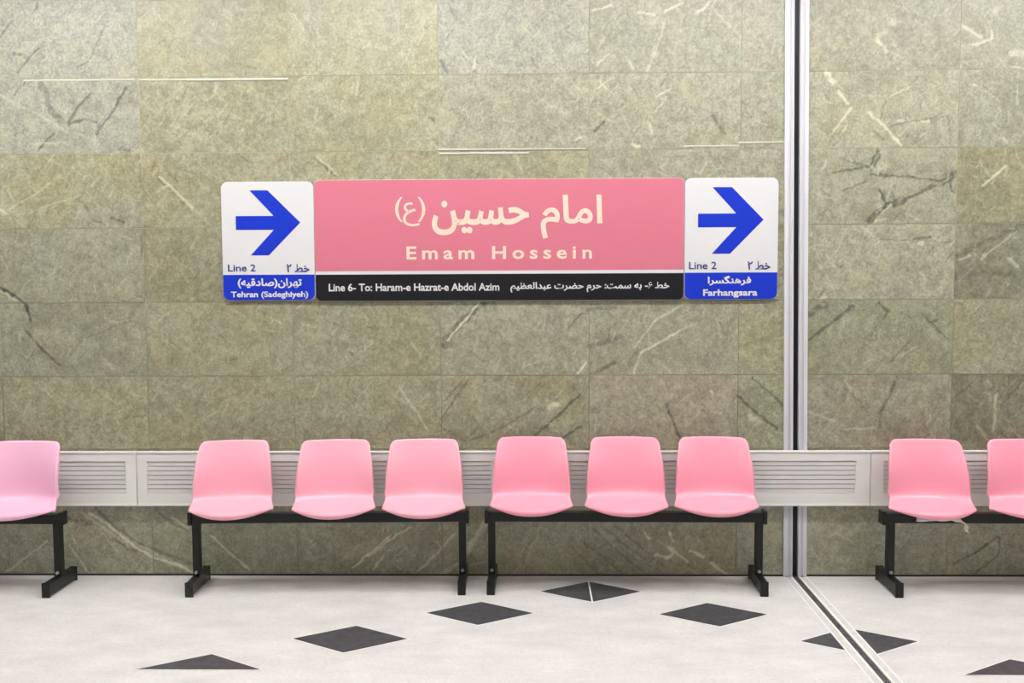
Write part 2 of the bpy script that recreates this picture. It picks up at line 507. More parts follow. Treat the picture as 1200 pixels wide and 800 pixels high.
LX = [-3.2, -2.4, -1.6, -0.8, 0.0, 0.8, 1.6, 2.4, 3.2, 3.462]
RX = [3.548, 4.339, 5.139, 5.939, 6.739, 7.4]

def lattice(seed, n=64):
    return np.random.default_rng(seed).random((n, n))
LAT = [lattice(s) for s in range(6)]
def vnoise(x, z, f, k):
    g = LAT[k]; n = g.shape[0]
    u, w = x * f, z * f
    i, j = np.floor(u).astype(int), np.floor(w).astype(int)
    a, b = u - i, w - j
    a, b = a * a * (3 - 2 * a), b * b * (3 - 2 * b)
    i %= n; j %= n; i1 = (i + 1) % n; j1 = (j + 1) % n
    return (g[i, j] * (1 - a) + g[i1, j] * a) * (1 - b) + (g[i, j1] * (1 - a) + g[i1, j1] * a) * b

def vein_field(X, Z, strokes):
    """strength of the light (+) and dark (-) veins at the points X, Z"""
    wx = X + 0.009 * (vnoise(X, Z, 28, 0) - 0.5) + 0.007 * (vnoise(X, Z, 70, 2) - 0.5)
    wz = Z + 0.009 * (vnoise(X, Z, 28, 1) - 0.5) + 0.007 * (vnoise(X, Z, 70, 3) - 0.5)
    pos = np.zeros(X.shape); neg = np.zeros(X.shape)
    wob = 0.55 + 0.9 * vnoise(X, Z, 34, 4)
    x0, x1, z0, z1 = X.min() - 0.03, X.max() + 0.03, Z.min() - 0.03, Z.max() + 0.03
    for wmm, s, pts in strokes:
        xs = [p[0] for p in pts]; zs = [p[1] for p in pts]
        if max(xs) < x0 or min(xs) > x1 or max(zs) < z0 or min(zs) > z1:
            continue
        hw = max(wmm / 2000.0, 0.0031)
        d = np.full(X.shape, 9.0)
        for (ax, az), (bx, bz) in zip(pts[:-1], pts[1:]):
            ex, ez = bx - ax, bz - az
            t = np.clip(((wx - ax) * ex + (wz - az) * ez) / (ex * ex + ez * ez + 1e-9), 0, 1)
            d = np.minimum(d, np.hypot(wx - ax - t * ex, wz - az - t * ez))
        v = np.clip(1.55 - d / (hw * wob), 0, 1)
        v = v * v * (3 - 2 * v) * abs(s) * (0.72 + 0.5 * vnoise(X, Z, 60, 5))
        if wmm > 15:                                     # broad patches are broken up into flecks
            v = v * np.clip(2.6 * (0.6 * vnoise(X, Z, 52, 3) + 0.4 * vnoise(X + Z, Z - X, 95, 0)) - 0.42, 0, 1)
        if s > 0: pos = np.maximum(pos, v)
        else: neg = np.maximum(neg, v)
    return np.where(pos > 0.25 * neg, pos - 0.2 * neg, -neg)

V_, F_, MI_, TI_, VE_, SE_ = [], [], [], [], [], []
nv = 0
def add_tile(x0, x1, z0, z1, tint):
    global nv
    g = 0.0014
    x0 += g; x1 -= g; z0 += g; z1 -= g
    near = x1 > -1.3 and x0 < 5.3 and z0 < 3.3
    step = 0.0065 if near else 0.05
    nx, nz = max(2, int((x1 - x0) / step) + 1), max(2, int((z1 - z0) / step) + 1)
    X, Z = np.meshgrid(np.linspace(x0, x1, nx), np.linspace(z0, z1, nz), indexing='ij')
    strokes = list(VEINS)
    for k in range(int(60 * (x1 - x0) / 0.8)):       # the short scratches every slab of this stone has
        a = math.radians(rng.choice([48, -45, 60, -30]) + rng.normal() * 12)
        l = 0.02 + 0.09 * rng.random() ** 2
        px, pz = x0 + rng.random() * (x1 - x0), z0 + rng.random() * (z1 - z0)
        s = (0.15 + 0.27 * rng.random() ** 2) * (1 if rng.random() < 0.5 else -1)
        strokes.append((3.5 + 3 * rng.random(), s, ((px, pz), (px + l * math.cos(a), pz + l * math.sin(a)))))
    ve = vein_field(X, Z, strokes) if near else np.zeros(X.shape)
    tx, tz, dy = rng.normal() * 0.0005, rng.normal() * 0.0005, rng.normal() * 0.00015
    Y = dy + (X - (x0 + x1) / 2) * tx + (Z - (z0 + z1) / 2) * tz
    V_.append(np.stack([X, Y, Z], -1).reshape(-1, 3))
    idx = nv + np.arange(nx * nz).reshape(nx, nz)
    F_.append(np.stack([idx[:-1, :-1], idx[1:, :-1], idx[1:, 1:], idx[:-1, 1:]], -1).reshape(-1, 4))
    MI_.append(np.zeros((nx - 1) * (nz - 1), int))
    j = 1 + 0.05 * rng.normal()
    TI_.append(np.tile(np.array([v * j for v in lin(tint)] + [1.0]), (nx * nz, 1)))
    VE_.append(ve.reshape(-1))
    SE_.append(np.tile(rng.random(3) * 40, (nx * nz, 1)))
    nv += nx * nz
def add_quads(vs, fs, mi):
    global nv
    vs = np.array(vs, float); fs = np.array(fs, int)
    V_.append(vs); F_.append(fs + nv); MI_.append(np.full(len(fs), mi)); nv += len(vs)
    TI_.append(np.ones((len(vs), 4))); VE_.append(np.zeros(len(vs))); SE_.append(np.zeros((len(vs), 3)))
def wall_box(x0, x1, y0, y1, z0, z1, mi):
    vs = [(x, y, z) for x in (x0, x1) for y in (y0, y1) for z in (z0, z1)]
    add_quads(vs, [(0, 1, 3, 2), (4, 6, 7, 5), (0, 4, 5, 1), (2, 3, 7, 6), (0, 2, 6, 4), (1, 5, 7, 3)], mi)

for r, (z0, z1) in enumerate(ROWS):
    names = TABLE[r].split()
    for i in range(len(LX) - 1):
        k = i - 3
        add_tile(LX[i], LX[i + 1], z0, z1, TINT[names[k]] if 0 <= k < 6 else TINT[random.choice(['OL', 'OD', 'TN', 'GG'])])
    for i in range(len(RX) - 1):
        add_tile(RX[i], RX[i + 1], z0, z1, TINT[names[6 + i]] if i < 2 else TINT[random.choice(['OL', 'OD', 'TN', 'GG'])])
wall_box(-3.2, 3.462, 0.0014, 0.12, 0.0, 3.52, 1)          # mortar bed behind the slabs
wall_box(3.548, 7.4, 0.0014, 0.12, 0.0, 3.52, 1)
wall_box(3.462, 3.548, 0.03, 0.12, 0.0, 3.52, 2)
wall_box(-3.2, 3.455, -0.002, 0.004, 0.0, 0.009, 2)      # open dark joint along the floor
wall_box(3.555, 7.4, -0.002, 0.004, 0.0, 0.009, 2)
# slab edges that stand proud of the slab above: rims with the lamp glint painted in as pale colour
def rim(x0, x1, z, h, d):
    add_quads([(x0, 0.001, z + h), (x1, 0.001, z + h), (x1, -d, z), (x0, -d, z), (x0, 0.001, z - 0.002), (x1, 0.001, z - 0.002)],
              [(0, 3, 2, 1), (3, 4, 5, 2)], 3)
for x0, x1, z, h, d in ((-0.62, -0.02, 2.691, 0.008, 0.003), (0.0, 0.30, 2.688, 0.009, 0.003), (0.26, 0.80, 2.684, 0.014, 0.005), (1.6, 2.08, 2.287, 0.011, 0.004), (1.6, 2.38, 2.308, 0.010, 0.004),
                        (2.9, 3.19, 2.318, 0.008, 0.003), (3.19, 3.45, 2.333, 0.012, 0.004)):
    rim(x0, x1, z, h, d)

me = bpy.data.meshes.new('wall_back')
Vv, Ff = np.concatenate(V_), np.concatenate(F_)
me.vertices.add(len(Vv)); me.vertices.foreach_set('co', Vv.astype(np.float32).ravel())
me.loops.add(Ff.size); me.loops.foreach_set('vertex_index', Ff.astype(np.int32).ravel())
me.polygons.add(len(Ff)); me.polygons.foreach_set('loop_start', np.arange(0, Ff.size, 4, dtype=np.int32))
me.polygons.foreach_set('material_index', np.concatenate(MI_).astype(np.int32))
me.update(calc_edges=True)
me.attributes.new('tint', 'FLOAT_COLOR', 'POINT').data.foreach_set('color', np.concatenate(TI_).astype(np.float32).ravel())
me.attributes.new('vein', 'FLOAT', 'POINT').data.foreach_set('value', np.concatenate(VE_).astype(np.float32))
me.attributes.new('seed', 'FLOAT_VECTOR', 'POINT').data.foreach_set('vector', np.concatenate(SE_).astype(np.float32).ravel())
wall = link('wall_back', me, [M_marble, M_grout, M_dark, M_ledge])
wall['kind'] = 'structure'

# ------------------------------------------------------------------ setting: floor with inlaid diamonds, ceiling
bm = bmesh.new()
def floor_poly(pts, z, mi, thick=0.0):
    vs = [bm.verts.new((x, y, z)) for x, y in pts]
    f = bm.faces.new(vs); f.material_index = mi
    if f.normal.z < 0: f.normal_flip()
def slab(x0, x1, y0, y1, z0, z1, mi):
    box(bm, x0, x1, y0, y1, z0, z1, 0, mi)
slab(ROOM_X0, 3.4575, ROOM_Y0, 0.12, -0.10, 0.0, 0)
slab(3.5805, ROOM_X1, ROOM_Y0, 0.12, -0.10, 0.0, 0)
slab(3.4575, 3.5805, ROOM_Y0, 0.12, -0.10, -0.02, 0)
FJ0, FJ1 = 3.4575, 3.5805
def clip(poly, x, keep_left):
    out = []
    for (ax, ay), (bx, by) in zip(poly, poly[1:] + poly[:1]):
        ia, ib = (ax < x) == keep_left, (bx < x) == keep_left
        if ia: out.append((ax, ay))
        if ia != ib:
            t = (x - ax) / (bx - ax); out.append((x, ay + t * (by - ay)))
    return out
def diamond(cx, cy, w=0.262, d=0.164):
    half = cy < -1.2             # the outermost inlays stop at a slab joint: triangles
    for e, z, mi in ((0.009, 0.0006, 2), (0.0, 0.0012, 1)):
        p = [(cx - w - e, cy), (cx, cy - d - e * 0.7), (cx + w + e, cy), (cx, cy + d + e * 0.7)]
        if half: p = [p[0], p[2], p[3]]
        if cx - w < FJ1 and cx + w > FJ0:
            a, b2 = clip(p, FJ0, True), clip(p, FJ1, False)
            if len(a) > 2: floor_poly(a, z, mi)
            if len(b2) > 2: floor_poly(b2, z, mi)
        else:
            floor_poly(p, z, mi)
DIA = [(2.393, -0.263), (1.833, -0.589), (1.262, -0.929), (0.690, -1.277), (2.966, -0.600), (3.553, -0.943), (4.125, -1.306)]
for cx, cy in DIA:
    diamond(cx, cy)
floor_poly([(2.388, -0.432), (2.396, -0.432), (2.396, -0.095), (2.388, -0.095)], 0.0018, 2)      # slab joint through the first diamond
floor_poly([(2.3905, ROOM_Y0), (2.3935, ROOM_Y0), (2.3935, -0.44), (2.3905, -0.44)], 0.0005, 3)
fl = link('floor', bm, [M_floor, M_diamond, M_seam, M_floor_strip])
fl['kind'] = 'structure'

bm = bmesh.new()
box(bm, ROOM_X0, ROOM_X1, ROOM_Y0, 0.12, ROOM_H, ROOM_H + 0.12)
ce = link('ceiling', bm, M_ceiling)
ce['kind'] = 'structure'

# expansion joint: aluminium profile up the wall and across the floor
def jx(z, off):   # the profile leans a little
    return 3.519 - 0.0112 * z + off
bm = bmesh.new()
def jstrip(o0, o1, y0, y1, z0=0.0, z1=3.515):
    vs = [bm.verts.new((jx(z, o), y, z)) for z in (z0, z1) for o in (o0, o1) for y in (y0, y1)]
    for q in ((0, 1, 3, 2), (4, 6, 7, 5), (0, 4, 5, 1), (2, 3, 7, 6), (0, 2, 6, 4), (1, 5, 7, 3)):
        bm.faces.new([vs[i] for i in q])
t1 = bpy.data.objects.new('trim_1', None)
COL.objects.link(t1); t1['kind'] = 'structure'
for sgn in (-1, 1):
    bm = bmesh.new()
    a, b2 = sorted((sgn * 0.0155, sgn * 0.0215)); jstrip(a, b2, -0.016, 0.028)
    a, b2 = sorted((sgn * 0.0215, sgn * 0.030)); jstrip(a, b2, -0.011, 0.004)
    a, b2 = sorted((sgn * 0.030, sgn * 0.041)); jstrip(a, b2, -0.0045, 0.004)
    a, b2 = sorted((sgn * 0.041, sgn * 0.0625)); jstrip(a, b2, -0.010, 0.004)
    bmesh.ops.recalc_face_normals(bm, faces=bm.faces)
    link('flange', bm, M_alu, t1)
bm = bmesh.new(); jstrip(-0.0155, 0.0155, 0.012, 0.028)
bmesh.ops.recalc_face_normals(bm, faces=bm.faces)
link('rubber_seal', bm, M_seal, t1)

t2 = bpy.data.objects.new('trim_2', None)
COL.objects.link(t2); t2['kind'] = 'structure'
for sgn in (-1, 1):
    bm = bmesh.new()
    for a, b2, z, mi in ((0.0165, 0.027, 0.004, 1), (0.027, 0.055, 0.0020, 0), (0.055, 0.0615, 0.003, 1)):
        q0, q1 = sorted((3.519 + sgn * a, 3.519 + sgn * b2))
        box(bm, q0, q1, ROOM_Y0 + 0.02, -0.02, -0.019, z, 0, mi)
    link('flange', bm, [M_floor_strip, M_seam], t2)
bm = bmesh.new(); box(bm, 3.5025, 3.5355, ROOM_Y0 + 0.02, -0.02, -0.019, -0.002)
link('rubber_seal', bm, M_floor_seal, t2)

# ------------------------------------------------------------------ ceiling lamps (above the frame)
def lamp(x, y, m, label, group):
    t = thing('ceiling_lamp', label, 'lamp', (x, y, ROOM_H - 0.075), 0, group)
    bm = bmesh.new(); box(bm, -0.8, 0.8, -0.12, 0.12, 0.02, 0.075, 0.008)
    link('housing', bm, M_housing, t)
    bm = bmesh.new(); box(bm, -0.77, 0.77, -0.10, 0.10, -0.005, 0.02, 0.006)
    link('diffuser', bm, m, t)
for k in range(6):
    lamp(-2.35 + 1.85 * k, LAMP_NEAR_Y, M_lamp_near, 'white lit ceiling lamp in the row nearest the marble wall', 'ceiling lamps along the wall')
for y in LAMP_FAR_YS:
    for k in range(6):
        lamp(-2.35 + 1.85 * k, y, M_lamp_far, 'white lit ceiling lamp over the middle of the platform', 'ceiling lamps over the platform')

# ------------------------------------------------------------------ low grille duct along the wall
def grille(x0, x1, ml, mr, label):
    t = thing('wall_grille', label, 'grille', (x0, 0, 0.396), 0, 'grille panels along the wall')
    W, H = x1 - x0 - 0.003, 0.300
    zi0, zi1, yb, yf = 0.070, 0.244, -0.011, -0.034
    bm = bmesh.new()
    box(bm, 0, W, yf, yb, 0, zi0, 0.003); box(bm, 0, W, yf, yb, zi1, H, 0.003)
    box(bm, 0, ml, yf, yb, zi0 - 0.004, zi1 + 0.004, 0.003); box(bm, W - mr, W, yf, yb, zi0 - 0.004, zi1 + 0.004, 0.003)
    box(bm, 0, W, yf - 0.004, yf + 0.004, H - 0.010, H, 0.002)       # rolled top and bottom lips
    box(bm, 0, W, yf - 0.004, yf + 0.004, 0, 0.012, 0.002)
    link('frame', bm, M_duct, t)
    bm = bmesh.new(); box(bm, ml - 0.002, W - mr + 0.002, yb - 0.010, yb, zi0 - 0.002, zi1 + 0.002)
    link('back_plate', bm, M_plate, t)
    bm = bmesh.new()
    n = 7
    for k in range(n):
        z = zi0 + (k + 0.5) * (zi1 - zi0) / n
        h = (zi1 - zi0) / n * 0.58
        prism_pts = [(-0.0310, z - h * 0.76), (-0.0290, z + h * 0.76), (-0.0240, z + h * 0.76), (-0.0260, z - h * 0.76)]
        a = [bm.verts.new((ml, y, zz)) for y, zz in prism_pts]; b2 = [bm.verts.new((W - mr, y, zz)) for y, zz in prism_pts]
        bm.faces.new(a); bm.faces.new(b2[::-1])
        for i in range(4): bm.faces.new((a[(i + 1) % 4], a[i], b2[i], b2[(i + 1) % 4]))
    bmesh.ops.recalc_face_normals(bm, faces=bm.faces)
    link('slats', bm, M_slat, t)
grille(-2.047, -0.062, 0.058, 0.060, 'cream metal grille panel on the marble wall behind the leftmost seats')
grille(-0.062, 1.924, 0.056, 0.050, 'cream metal wall grille panel behind the three seats below the left arrow sign')
grille(1.924, 3.909, 0.050, 0.078, 'cream metal wall grille panel crossing the vertical aluminium expansion joint')
grille(3.909, 5.894, 0.070, 0.060, 'cream metal grille panel on the wall behind the rightmost seats')

# ------------------------------------------------------------------ signs
FORMS = {  # letter: isolated, final, initial, medial
    'ا': 'ﺍﺎ', 'م': 'ﻡﻢﻣﻤ', 'ح': 'ﺡﺢﺣﺤ', 'س': 'ﺱﺲﺳﺴ', 'ی': 'ﯼﯽﯾﯿ', 'ن': 'ﻥﻦﻧﻨ', 'ع': 'ﻉﻊﻋﻌ', 'خ': 'ﺥﺦﺧﺨ', 'ط': 'ﻁﻂﻃﻄ',
    'ب': 'ﺏﺐﺑﺒ', 'ه': 'ﻩﻪﻫﻬ', 'ت': 'ﺕﺖﺗﺘ', 'ر': 'ﺭﺮ', 'ض': 'ﺽﺾﺿﻀ', 'د': 'ﺩﺪ', 'ل': 'ﻝﻞﻟﻠ', 'ظ': 'ﻅﻆﻇﻈ', 'ص': 'ﺹﺺﺻﺼ',
    'ق': 'ﻕﻖﻗﻘ', 'ف': 'ﻑﻒﻓﻔ', 'گ': 'ﮒﮓﮔﮕ'}
def shape_fa(s):
    """joined letter forms in visual order, left to right"""
    out = []
    for i, ch in enumerate(s):
        if ch not in FORMS:
            out.append({'(': ')', ')': '('}.get(ch, ch)); continue
        f = FORMS[ch]
        prev = i > 0 and len(FORMS.get(s[i - 1], '')) == 4
        nxt = i + 1 < len(s) and s[i + 1] in FORMS and len(f) == 4
        out.append(f[3] if prev and nxt else f[1] if prev else f[2] if nxt else f[0])
    return ''.join(out[::-1])

def lettering(body, x0, x1, z0, z1, y, m, parent, bold=0.0, space=1.0, gap=0.16):
    cu = bpy.data.curves.new('lettering', 'FONT')
    cu.body = body
    cu.size = 1.0
    cu.space_character = space
    cu.bevel_depth = bold
    cu.bevel_resolution = 0
    cu.resolution_u = 3
    tmp = bpy.data.objects.new('lettering', cu)
    COL.objects.link(tmp)
    bpy.context.view_layer.update()
    dg = bpy.context.evaluated_depsgraph_get()
    me = bpy.data.meshes.new_from_object(tmp.evaluated_get(dg))
    bpy.data.objects.remove(tmp, do_unlink=True)
    co = np.zeros(len(me.vertices) * 3, np.float32)
    me.vertices.foreach_get('co', co)
    co = co.reshape(-1, 3)
    mn, mx = co.min(0), co.max(0)
    px = parent.location
    new = np.zeros_like(co)
    new[:, 0] = x0 + (co[:, 0] - mn[0]) / (mx[0] - mn[0]) * (x1 - x0) - px.x
    new[:, 2] = z0 + (co[:, 1] - mn[1]) / (mx[1] - mn[1]) * (z1 - z0) - px.z
    bm = bmesh.new(); bm.from_mesh(me)
    bm.verts.ensure_lookup_table()
    d = max(float(co[:, 2].max()), 1e-6)
    back = []
    for f in bm.faces:
        if bold and sum(co[v.index][2] for v in f.verts) / len(f.verts) < -1e-5: back.append(f)
    for v, p, q in zip(bm.verts, new, co):
        v.co = Vector((float(p[0]), y - 0.0006 - 0.0004 * (max(0.0, float(q[2])) / d if bold else 1), float(p[2])))
    bmesh.ops.delete(bm, geom=back, context='FACES')
    seen, k = set(), 0
    for v0 in bm.verts:                                   # neighbouring letters sit at a hair's difference in relief
        if v0 in seen: continue
        stack = [v0]; seen.add(v0); k += 1
        while stack:
            v = stack.pop(); v.co.y -= 0.00004 * (k % 3)
            for e in v.link_edges:
                w = e.other_vert(v)
                if w not in seen: seen.add(w); stack.append(w)
    if not bold:
        ret = bmesh.ops.extrude_face_region(bm, geom=bm.faces[:])
        for g in ret['geom']:
            if isinstance(g, bmesh.types.BMVert): g.co.y = y
    bpy.data.meshes.remove(me)
    # one mesh per word: clusters of outlines parted by a word space
    isl, seen = [], set()
    for v0 in bm.verts:
        if v0 in seen: continue
        comp, stack = [], [v0]; seen.add(v0)
        while stack:
            v = stack.pop(); comp.append(v)
            for e in v.link_edges:
                w = e.other_vert(v)
                if w not in seen: seen.add(w); stack.append(w)
        isl.append((min(v.co.x for v in comp), max(v.co.x for v in comp), comp))
    isl.sort(key=lambda q: q[0])
    words, end = [], None
    for a, b, comp in isl:
        if end is None or a > end + gap * (z1 - z0): words.append([])
        words[-1] += comp
        end = b if end is None else max(end, b)
    for wv in words:
        ws = set(wv); wb = bmesh.new(); mp = {v: wb.verts.new(v.co) for v in wv}
        for f in bm.faces:
            if f.verts[0] in ws: wb.faces.new([mp[v] for v in f.verts])
        link('lettering', wb, m, parent)
    bm.free()

SY0, SY1 = -0.016, -0.003          # front and back of the sign bodies
FY = SY0 - 0.0008                  # face of the printed film
def board(parent, x0, x1, z0, z1, r, m):
    px = parent.location
    bm = bmesh.new()
    prism(bm, round_rect(x0 - px.x, x1 - px.x, z0 - px.z, z1 - px.z, r, r), SY0, SY1)
    es = [e for e in bm.edges if abs(e.verts[0].co.y - SY0) < 1e-5 and abs(e.verts[1].co.y - SY0) < 1e-5]
    bmesh.ops.bevel(bm, geom=es, offset=0.002, segments=2, profile=0.5, affect='EDGES')
    return link('panel', bm, m, parent)
def film(name, parent, pts, m, y=FY):
    px = parent.location
    bm = bmesh.new()
    prism(bm, [(x - px.x, z - px.z) for x, z in pts], y, SY0 + 0.0004)
    return link(name, bm, m, parent)

def arrow_sign(x0, x1, z0, z1, zs, arrow, label):
    t = thing('direction_sign', label, 'sign', ((x0 + x1) / 2, 0, z0))
    board(t, x0, x1, z0, z1, 0.036, M_white)
    film('blue_band', t, round_rect(x0 + 0.0015, x1 - 0.0015, z0 + 0.0015, zs, 0.035, 0), M_blue)
    film('arrow', t, arrow, M_blue)
    return t
AL = [(0.508, 1.966), (0.712, 1.966), (0.585, 2.102), (0.682, 2.102), (0.855, 1.930), (0.683, 1.756), (0.585, 1.756), (0.712, 1.892), (0.508, 1.892)]
AR = [(2.976, 1.964), (3.178, 1.964), (3.051, 2.103), (3.154, 2.103), (3.322, 1.931), (3.147, 1.752), (3.050, 1.752), (3.179, 1.892), (2.976, 1.892)]
s1 = arrow_sign(0.431, 0.9285, 1.514, 2.148, 1.652, AL, 'white sign with blue right arrow left of the pink station name, blue Tehran band')
lettering('Line 2', 0.460, 0.610, 1.670, 1.708, FY, M_navy, s1, 0.012)
lettering(shape_fa('خط ۲'), 0.777, 0.901, 1.664, 1.709, FY, M_navy, s1, 0.025)
lettering(shape_fa('تهران(صادقیه)'), 0.511, 0.857, 1.579, 1.633, FY - 0.0006, M_white, s1, 0.031)
lettering('Tehran (Sadeghiyeh)', 0.473, 0.891, 1.522, 1.563, FY - 0.0006, M_white, s1, 0.028)
s2 = arrow_sign(2.906, 3.400, 1.509, 2.152, 1.652, AR, 'white sign with blue right arrow beside the aluminium joint, blue Farhangsara band')
lettering('Line 2', 2.930, 3.076, 1.670, 1.710, FY, M_navy, s2, 0.012)
lettering(shape_fa('خط ۲'), 3.241, 3.362, 1.666, 1.711, FY, M_navy, s2, 0.025)
lettering(shape_fa('فرهنگسرا'), 3.030, 3.260, 1.583, 1.636, FY - 0.0006, M_white, s2, 0.031)
lettering('Farhangsara', 3.006, 3.294, 1.518, 1.563, FY - 0.0006, M_white, s2, 0.028)

s3 = thing('station_name_sign', 'long pink and black sign reading Emam Hossein between the two arrow signs', 'sign', (1.917, 0, 1.508))
board(s3, 0.931, 2.9035, 1.508, 2.154, 0.030, M_white)
film('pink_field', s3, round_rect(0.9325, 2.902, 1.669, 2.1525, 0, 0.029), M_pinksign)
film('black_band', s3, round_rect(0.9325, 2.902, 1.5095, 1.651, 0.029, 0), M_black)
lettering(shape_fa('امام'), 2.141, 2.469, 1.836, 2.068, FY - 0.0002, M_cream, s3, 0.021)
lettering(shape_fa('حسین'), 1.561, 2.080, 1.858, 2.040, FY - 0.0002, M_cream, s3, 0.024)
lettering(shape_fa('(ع)'), 1.364, 1.527, 1.906, 2.061, FY - 0.0002, M_cream, s3, 0.004)
lettering('Emam Hossein', 1.423, 2.414, 1.729, 1.799, FY - 0.0002, M_cream, s3, 0.021, 1.42, 0.12)
lettering('Line 6- To: Haram-e Hazrat-e Abdol Azim', 1.002, 1.919, 1.561, 1.603, FY - 0.0002, M_white, s3, 0.022)
lettering(shape_fa('خط ۶- به سمت: حرم حضرت عبدالعظیم'), 1.978, 2.827, 1.551, 1.606, FY - 0.0002, M_white, s3, 0.025)

# ------------------------------------------------------------------ benches
# seat shell sections from the front lip over the pan up to the top of the back:
# y and z on the centre line, half width, forward/back shift and rise of the side edge
SECT = [(-0.203, 0.414, 0.186, 0.112, 0.012), (-0.210, 0.428, 0.200, 0.118, 0.004), (-0.204, 0.444, 0.209, 0.120, -0.006), (-0.178, 0.4530, 0.2150, 0.107, -0.012),
        (-0.125, 0.4545, 0.2135, 0.068, -0.008), (-0.070, 0.4540, 0.206, 0.028, 0.008), (-0.025, 0.459, 0.200, 0.002, 0.022), (0.010, 0.474, 0.201, -0.022, 0.027),
        (0.032, 0.503, 0.197, -0.044, 0.020), (0.043, 0.552, 0.194, -0.054, 0.004), (0.051, 0.610, 0.190, -0.052, 0.0), (0.065, 0.672, 0.187, -0.038, 0.0),
        (0.083, 0.728, 0.184, -0.022, 0.0), (0.093, 0.755, 0.1835, -0.017, 0.0), (0.098, 0.770, 0.183, -0.014, -0.002)]
def seat_mesh():
    bm = bmesh.new()
    us = [-1, -0.985, -0.955, -0.91, -0.85, -0.76, -0.60, -0.42, -0.21, 0, 0.21, 0.42, 0.60, 0.76, 0.85, 0.91, 0.955, 0.985, 1]
    rows = []
    n = len(SECT)
    for k, (y, z, w, dy, dz) in enumerate(SECT):
        row = []
        for u in us:
            a = abs(u)
            p = 2.2 if k < 7 else 2.0
            yy = y + dy * a ** p
            zz = z + dz * a ** 2.4
            ww = w
            if k >= n - 3:                                   # rounded top corners
                c = max(0.0, (a - 0.80) / 0.20)
                zz -= (0.15, 0.55, 1.0)[k - n + 3] * 0.034 * (1 - math.sqrt(max(0.0, 1 - c * c)))
            row.append(bm.verts.new((u * ww, yy, zz)))
        rows.append(row)
    for a, b in zip(rows[:-1], rows[1:]):
        for i in range(len(us) - 1):
            bm.faces.new((a[i], a[i + 1], b[i + 1], b[i]))
    bmesh.ops.recalc_face_normals(bm, faces=bm.faces)
    bm.normal_update()
    mid = rows[5][9]
    if mid.normal.z < 0:
        bmesh.ops.reverse_faces(bm, faces=bm.faces[:]); bm.normal_update()
    # rolled rim all round
    bnd = [e for e in bm.edges if e.is_boundary]
    cen = Vector((0, -0.05, 0.55))
    info = {}
    for v in {v for e in bnd for v in e.verts}:
        t = Vector()
        for f in v.link_faces:
            t += (v.co - f.calc_center_median())
        t -= t.dot(v.normal) * v.normal
        info[v] = (t.normalized(), v.normal.copy())
    ret = bmesh.ops.extrude_edge_only(bm, edges=bnd)
    newv = [g for g in ret['geom'] if isinstance(g, bmesh.types.BMVert)]
    old = list(info.items())
    n1 = []
    for v in newv:
        o, (t, nn) = min(old, key=lambda q: (q[0].co - v.co).length_squared)
        v.co += t * 0.0060 - nn * 0.0045
        n1.append((v, t, nn))
    bnd2 = [e for e in bm.edges if e.is_boundary]
    src = [(v.co.copy(), t, nn) for v, t, nn in n1]
    ret = bmesh.ops.extrude_edge_only(bm, edges=bnd2)
    for g in ret['geom']:
        if isinstance(g, bmesh.types.BMVert):
            co, t, nn = min(src, key=lambda q: (q[0] - g.co).length_squared)
            g.co += t * 0.0010 - nn * 0.013
    bmesh.ops.recalc_face_normals(bm, faces=bm.faces)
    bm.normal_update()
    if mid.normal.z < 0:
        bmesh.ops.reverse_faces(bm, faces=bm.faces[:])
    bm.verts.ensure_lookup_table()
    me = bpy.data.meshes.new('seat')
    bm.to_mesh(me); bm.free()
    for p in me.polygons: p.use_smooth = True
    return me
SEAT_BASE = seat_mesh()
SEAT = {}
for key, m in (('pink', M_pink), ('mid', M_pink_mid), ('pale', M_pink_pale)):
    SEAT[key] = SEAT_BASE.copy(); SEAT[key].materials.append(m)

def simple(name, m, *boxes, bev=0.003):
    bm = bmesh.new()
    for b in boxes: box(bm, *b, bev)
    me = bpy.data.meshes.new(name); bm.normal_update(); bm.to_mesh(me); bm.free(); me.materials.append(m)
    return me
BEAM = simple('beam', M_steel_black, (-0.722, 0.722, -0.025, 0.025, 0.352, 0.402))
CAP = simple('end_plate', M_steel_black, (-0.010, 0.010, -0.034, 0.034, 0.344, 0.414))
BRACKET = simple('seat_bracket', M_steel_black, (-0.10, 0.10, -0.075, 0.05, 0.403, 0.411), (-0.10, -0.075, -0.075, 0.05, 0.411, 0.444), (0.075, 0.10, -0.075, 0.05, 0.411, 0.444), bev=0.002)
LEG = simple('leg', M_steel_black, (-0.019, 0.019, -0.021, 0.021, 0.073, 0.354))
FOOT = simple('foot', M_steel_black, (-0.019, 0.019, -0.150, 0.150, 0.008, 0.074), (-0.021, 0.021, -0.153, -0.140, 0.0, 0.077), (-0.021, 0.021, 0.140, 0.153, 0.0, 0.077), bev=0.004)
FOOT_WORN = FOOT.copy(); FOOT_WORN.materials.clear(); FOOT_WORN.materials.append(M_worn)
bm = bmesh.new()
bmesh.ops.create_cone(bm, cap_ends=True, segments=6, radius1=0.010, radius2=0.0085, depth=0.010, matrix=Matrix.Translation((0, -0.026, 0.092)) @ Matrix.Rotation(math.pi / 2, 4, 'X'))
BOLT = bpy.data.meshes.new('bolt'); bm.to_mesh(BOLT); bm.free(); BOLT.materials.append(M_bolt)

def inst(name, me, parent, loc=(0, 0, 0), rz=0.0):
    o = bpy.data.objects.new(name, me)
    COL.objects.link(o)
    o.parent = parent
    o.location = loc
    o.rotation_euler = (0, 0, rz)
    return o

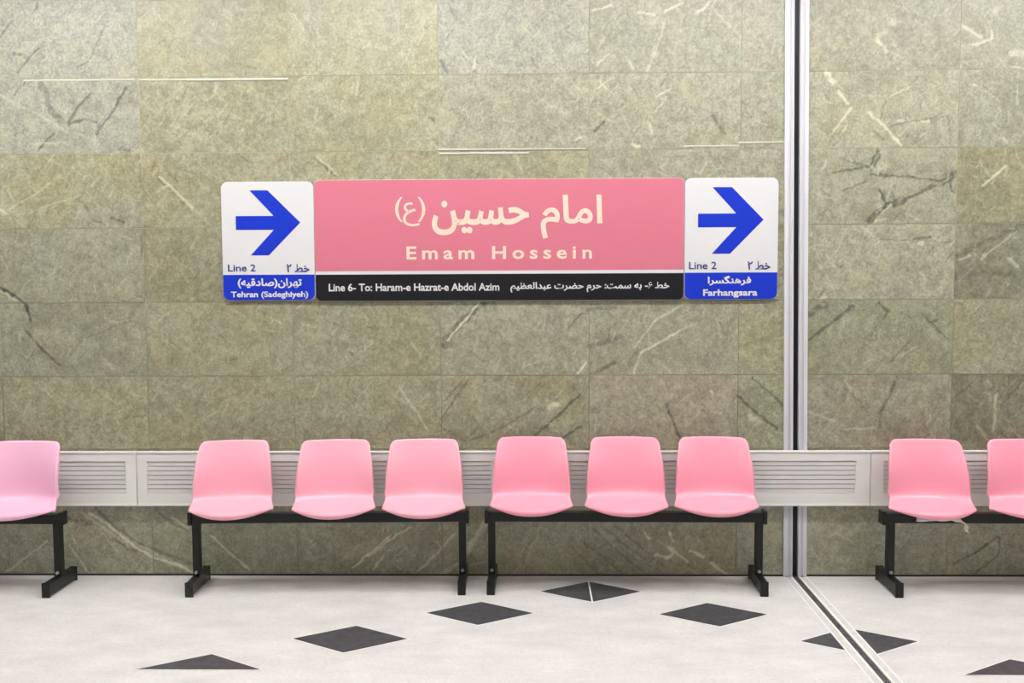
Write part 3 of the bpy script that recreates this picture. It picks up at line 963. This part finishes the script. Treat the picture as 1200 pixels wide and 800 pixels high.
def bench(x, y, rz, seats, kind, label, worn=(), legs=(-0.700, 0.700), dz=0.0):
    t = thing('seat_bench', label, 'bench', (x, y, 0), rz, 'pink seat benches along the marble wall')
    bmo = inst('beam', BEAM, t)
    for s in (-1, 1): inst('end_plate', CAP, bmo, (s * 0.727, 0, 0))
    for i, lx in enumerate(legs):
        lg = inst('leg', LEG, t, (lx, 0, 0))
        ft = inst('foot', FOOT_WORN if i in worn else FOOT, lg)
        if i in worn: ft['label'] = 'foot with paint worn to bare metal'
        inst('bolt', BOLT, lg)
    for (sx, sy, srz) in seats:
        st = inst('seat', SEAT[kind], t, (sx, sy, dz), srz)
        md = st.modifiers.new('thickness', 'SOLIDIFY'); md.thickness = 0.004; md.offset = -1
        sb = st.modifiers.new('smooth', 'SUBSURF'); sb.levels = 2; sb.render_levels = 2
        bk = inst('seat_bracket', BRACKET, st, (0, 0, -dz))
    return t
bench(-1.108, -0.224, -0.01, [(-0.505, 0, 0), (0.0, 0, 0), (0.505, 0, 0)], 'pale', 'pale lilac pink seats on a black bench cut by the left picture edge')
bench(1.022, -0.197, 0.030, [(-0.505, 0, 0.10), (0.030, 0, 0.06), (0.500, 0, 0.03)], 'mid', 'black bench of three pink seats below the left arrow sign', worn=(0,))
bench(2.577, -0.182, -0.012, [(-0.490, 0, 0), (0.005, 0, -0.02), (0.470, 0, -0.04)], 'pink', 'black bench of three coral pink seats between the aluminium joint and another bench', dz=0.010)
bench(4.640, -0.211, -0.01, [(-0.490, 0, -0.08), (0.018, 0, -0.06), (0.50, 0, 0)], 'pink', 'black bench of coral pink seats right of the aluminium joint with torn paper hanging', legs=(-0.685, 0.685))

# torn paper left hanging under the first seat of the right bench
bm = bmesh.new()
prof = [(-0.12, 0.402, 0.018), (-0.10, 0.405, 0.026), (-0.07, 0.401, 0.018), (-0.045, 0.408, 0.024), (-0.015, 0.402, 0.012), (0.010, 0.404, 0.020), (0.035, 0.401, 0.014),
        (0.060, 0.409, 0.020), (0.085, 0.404, 0.030), (0.105, 0.398, 0.018), (0.124, 0.388, 0.016), (0.134, 0.370, 0.014), (0.130, 0.352, 0.012), (0.138, 0.340, 0.006)]
prev = None
for i, (x, z, h) in enumerate(prof):
    yy = -0.030 - 0.006 * (i % 2) - (0.010 if i > 9 else 0)
    tilt = 0.010 if i > 9 else 0.0
    a = bm.verts.new((x - tilt, yy, z + h / 2)); c = bm.verts.new((x + 0.002, yy - 0.005, z)); b = bm.verts.new((x + tilt, yy + 0.002, z - h / 2))
    if prev:
        bm.faces.new((prev[0], prev[1], c, a)); bm.faces.new((prev[1], prev[2], b, c))
    prev = (a, c, b)
pp = link('torn_paper', bm, M_paper, loc=(4.19, -0.218, -0.026))
pp.modifiers.new('thickness', 'SOLIDIFY').thickness = 0.001
tag(pp, 'scrap of torn grey paper hanging on the black beam under a coral pink seat', 'paper')
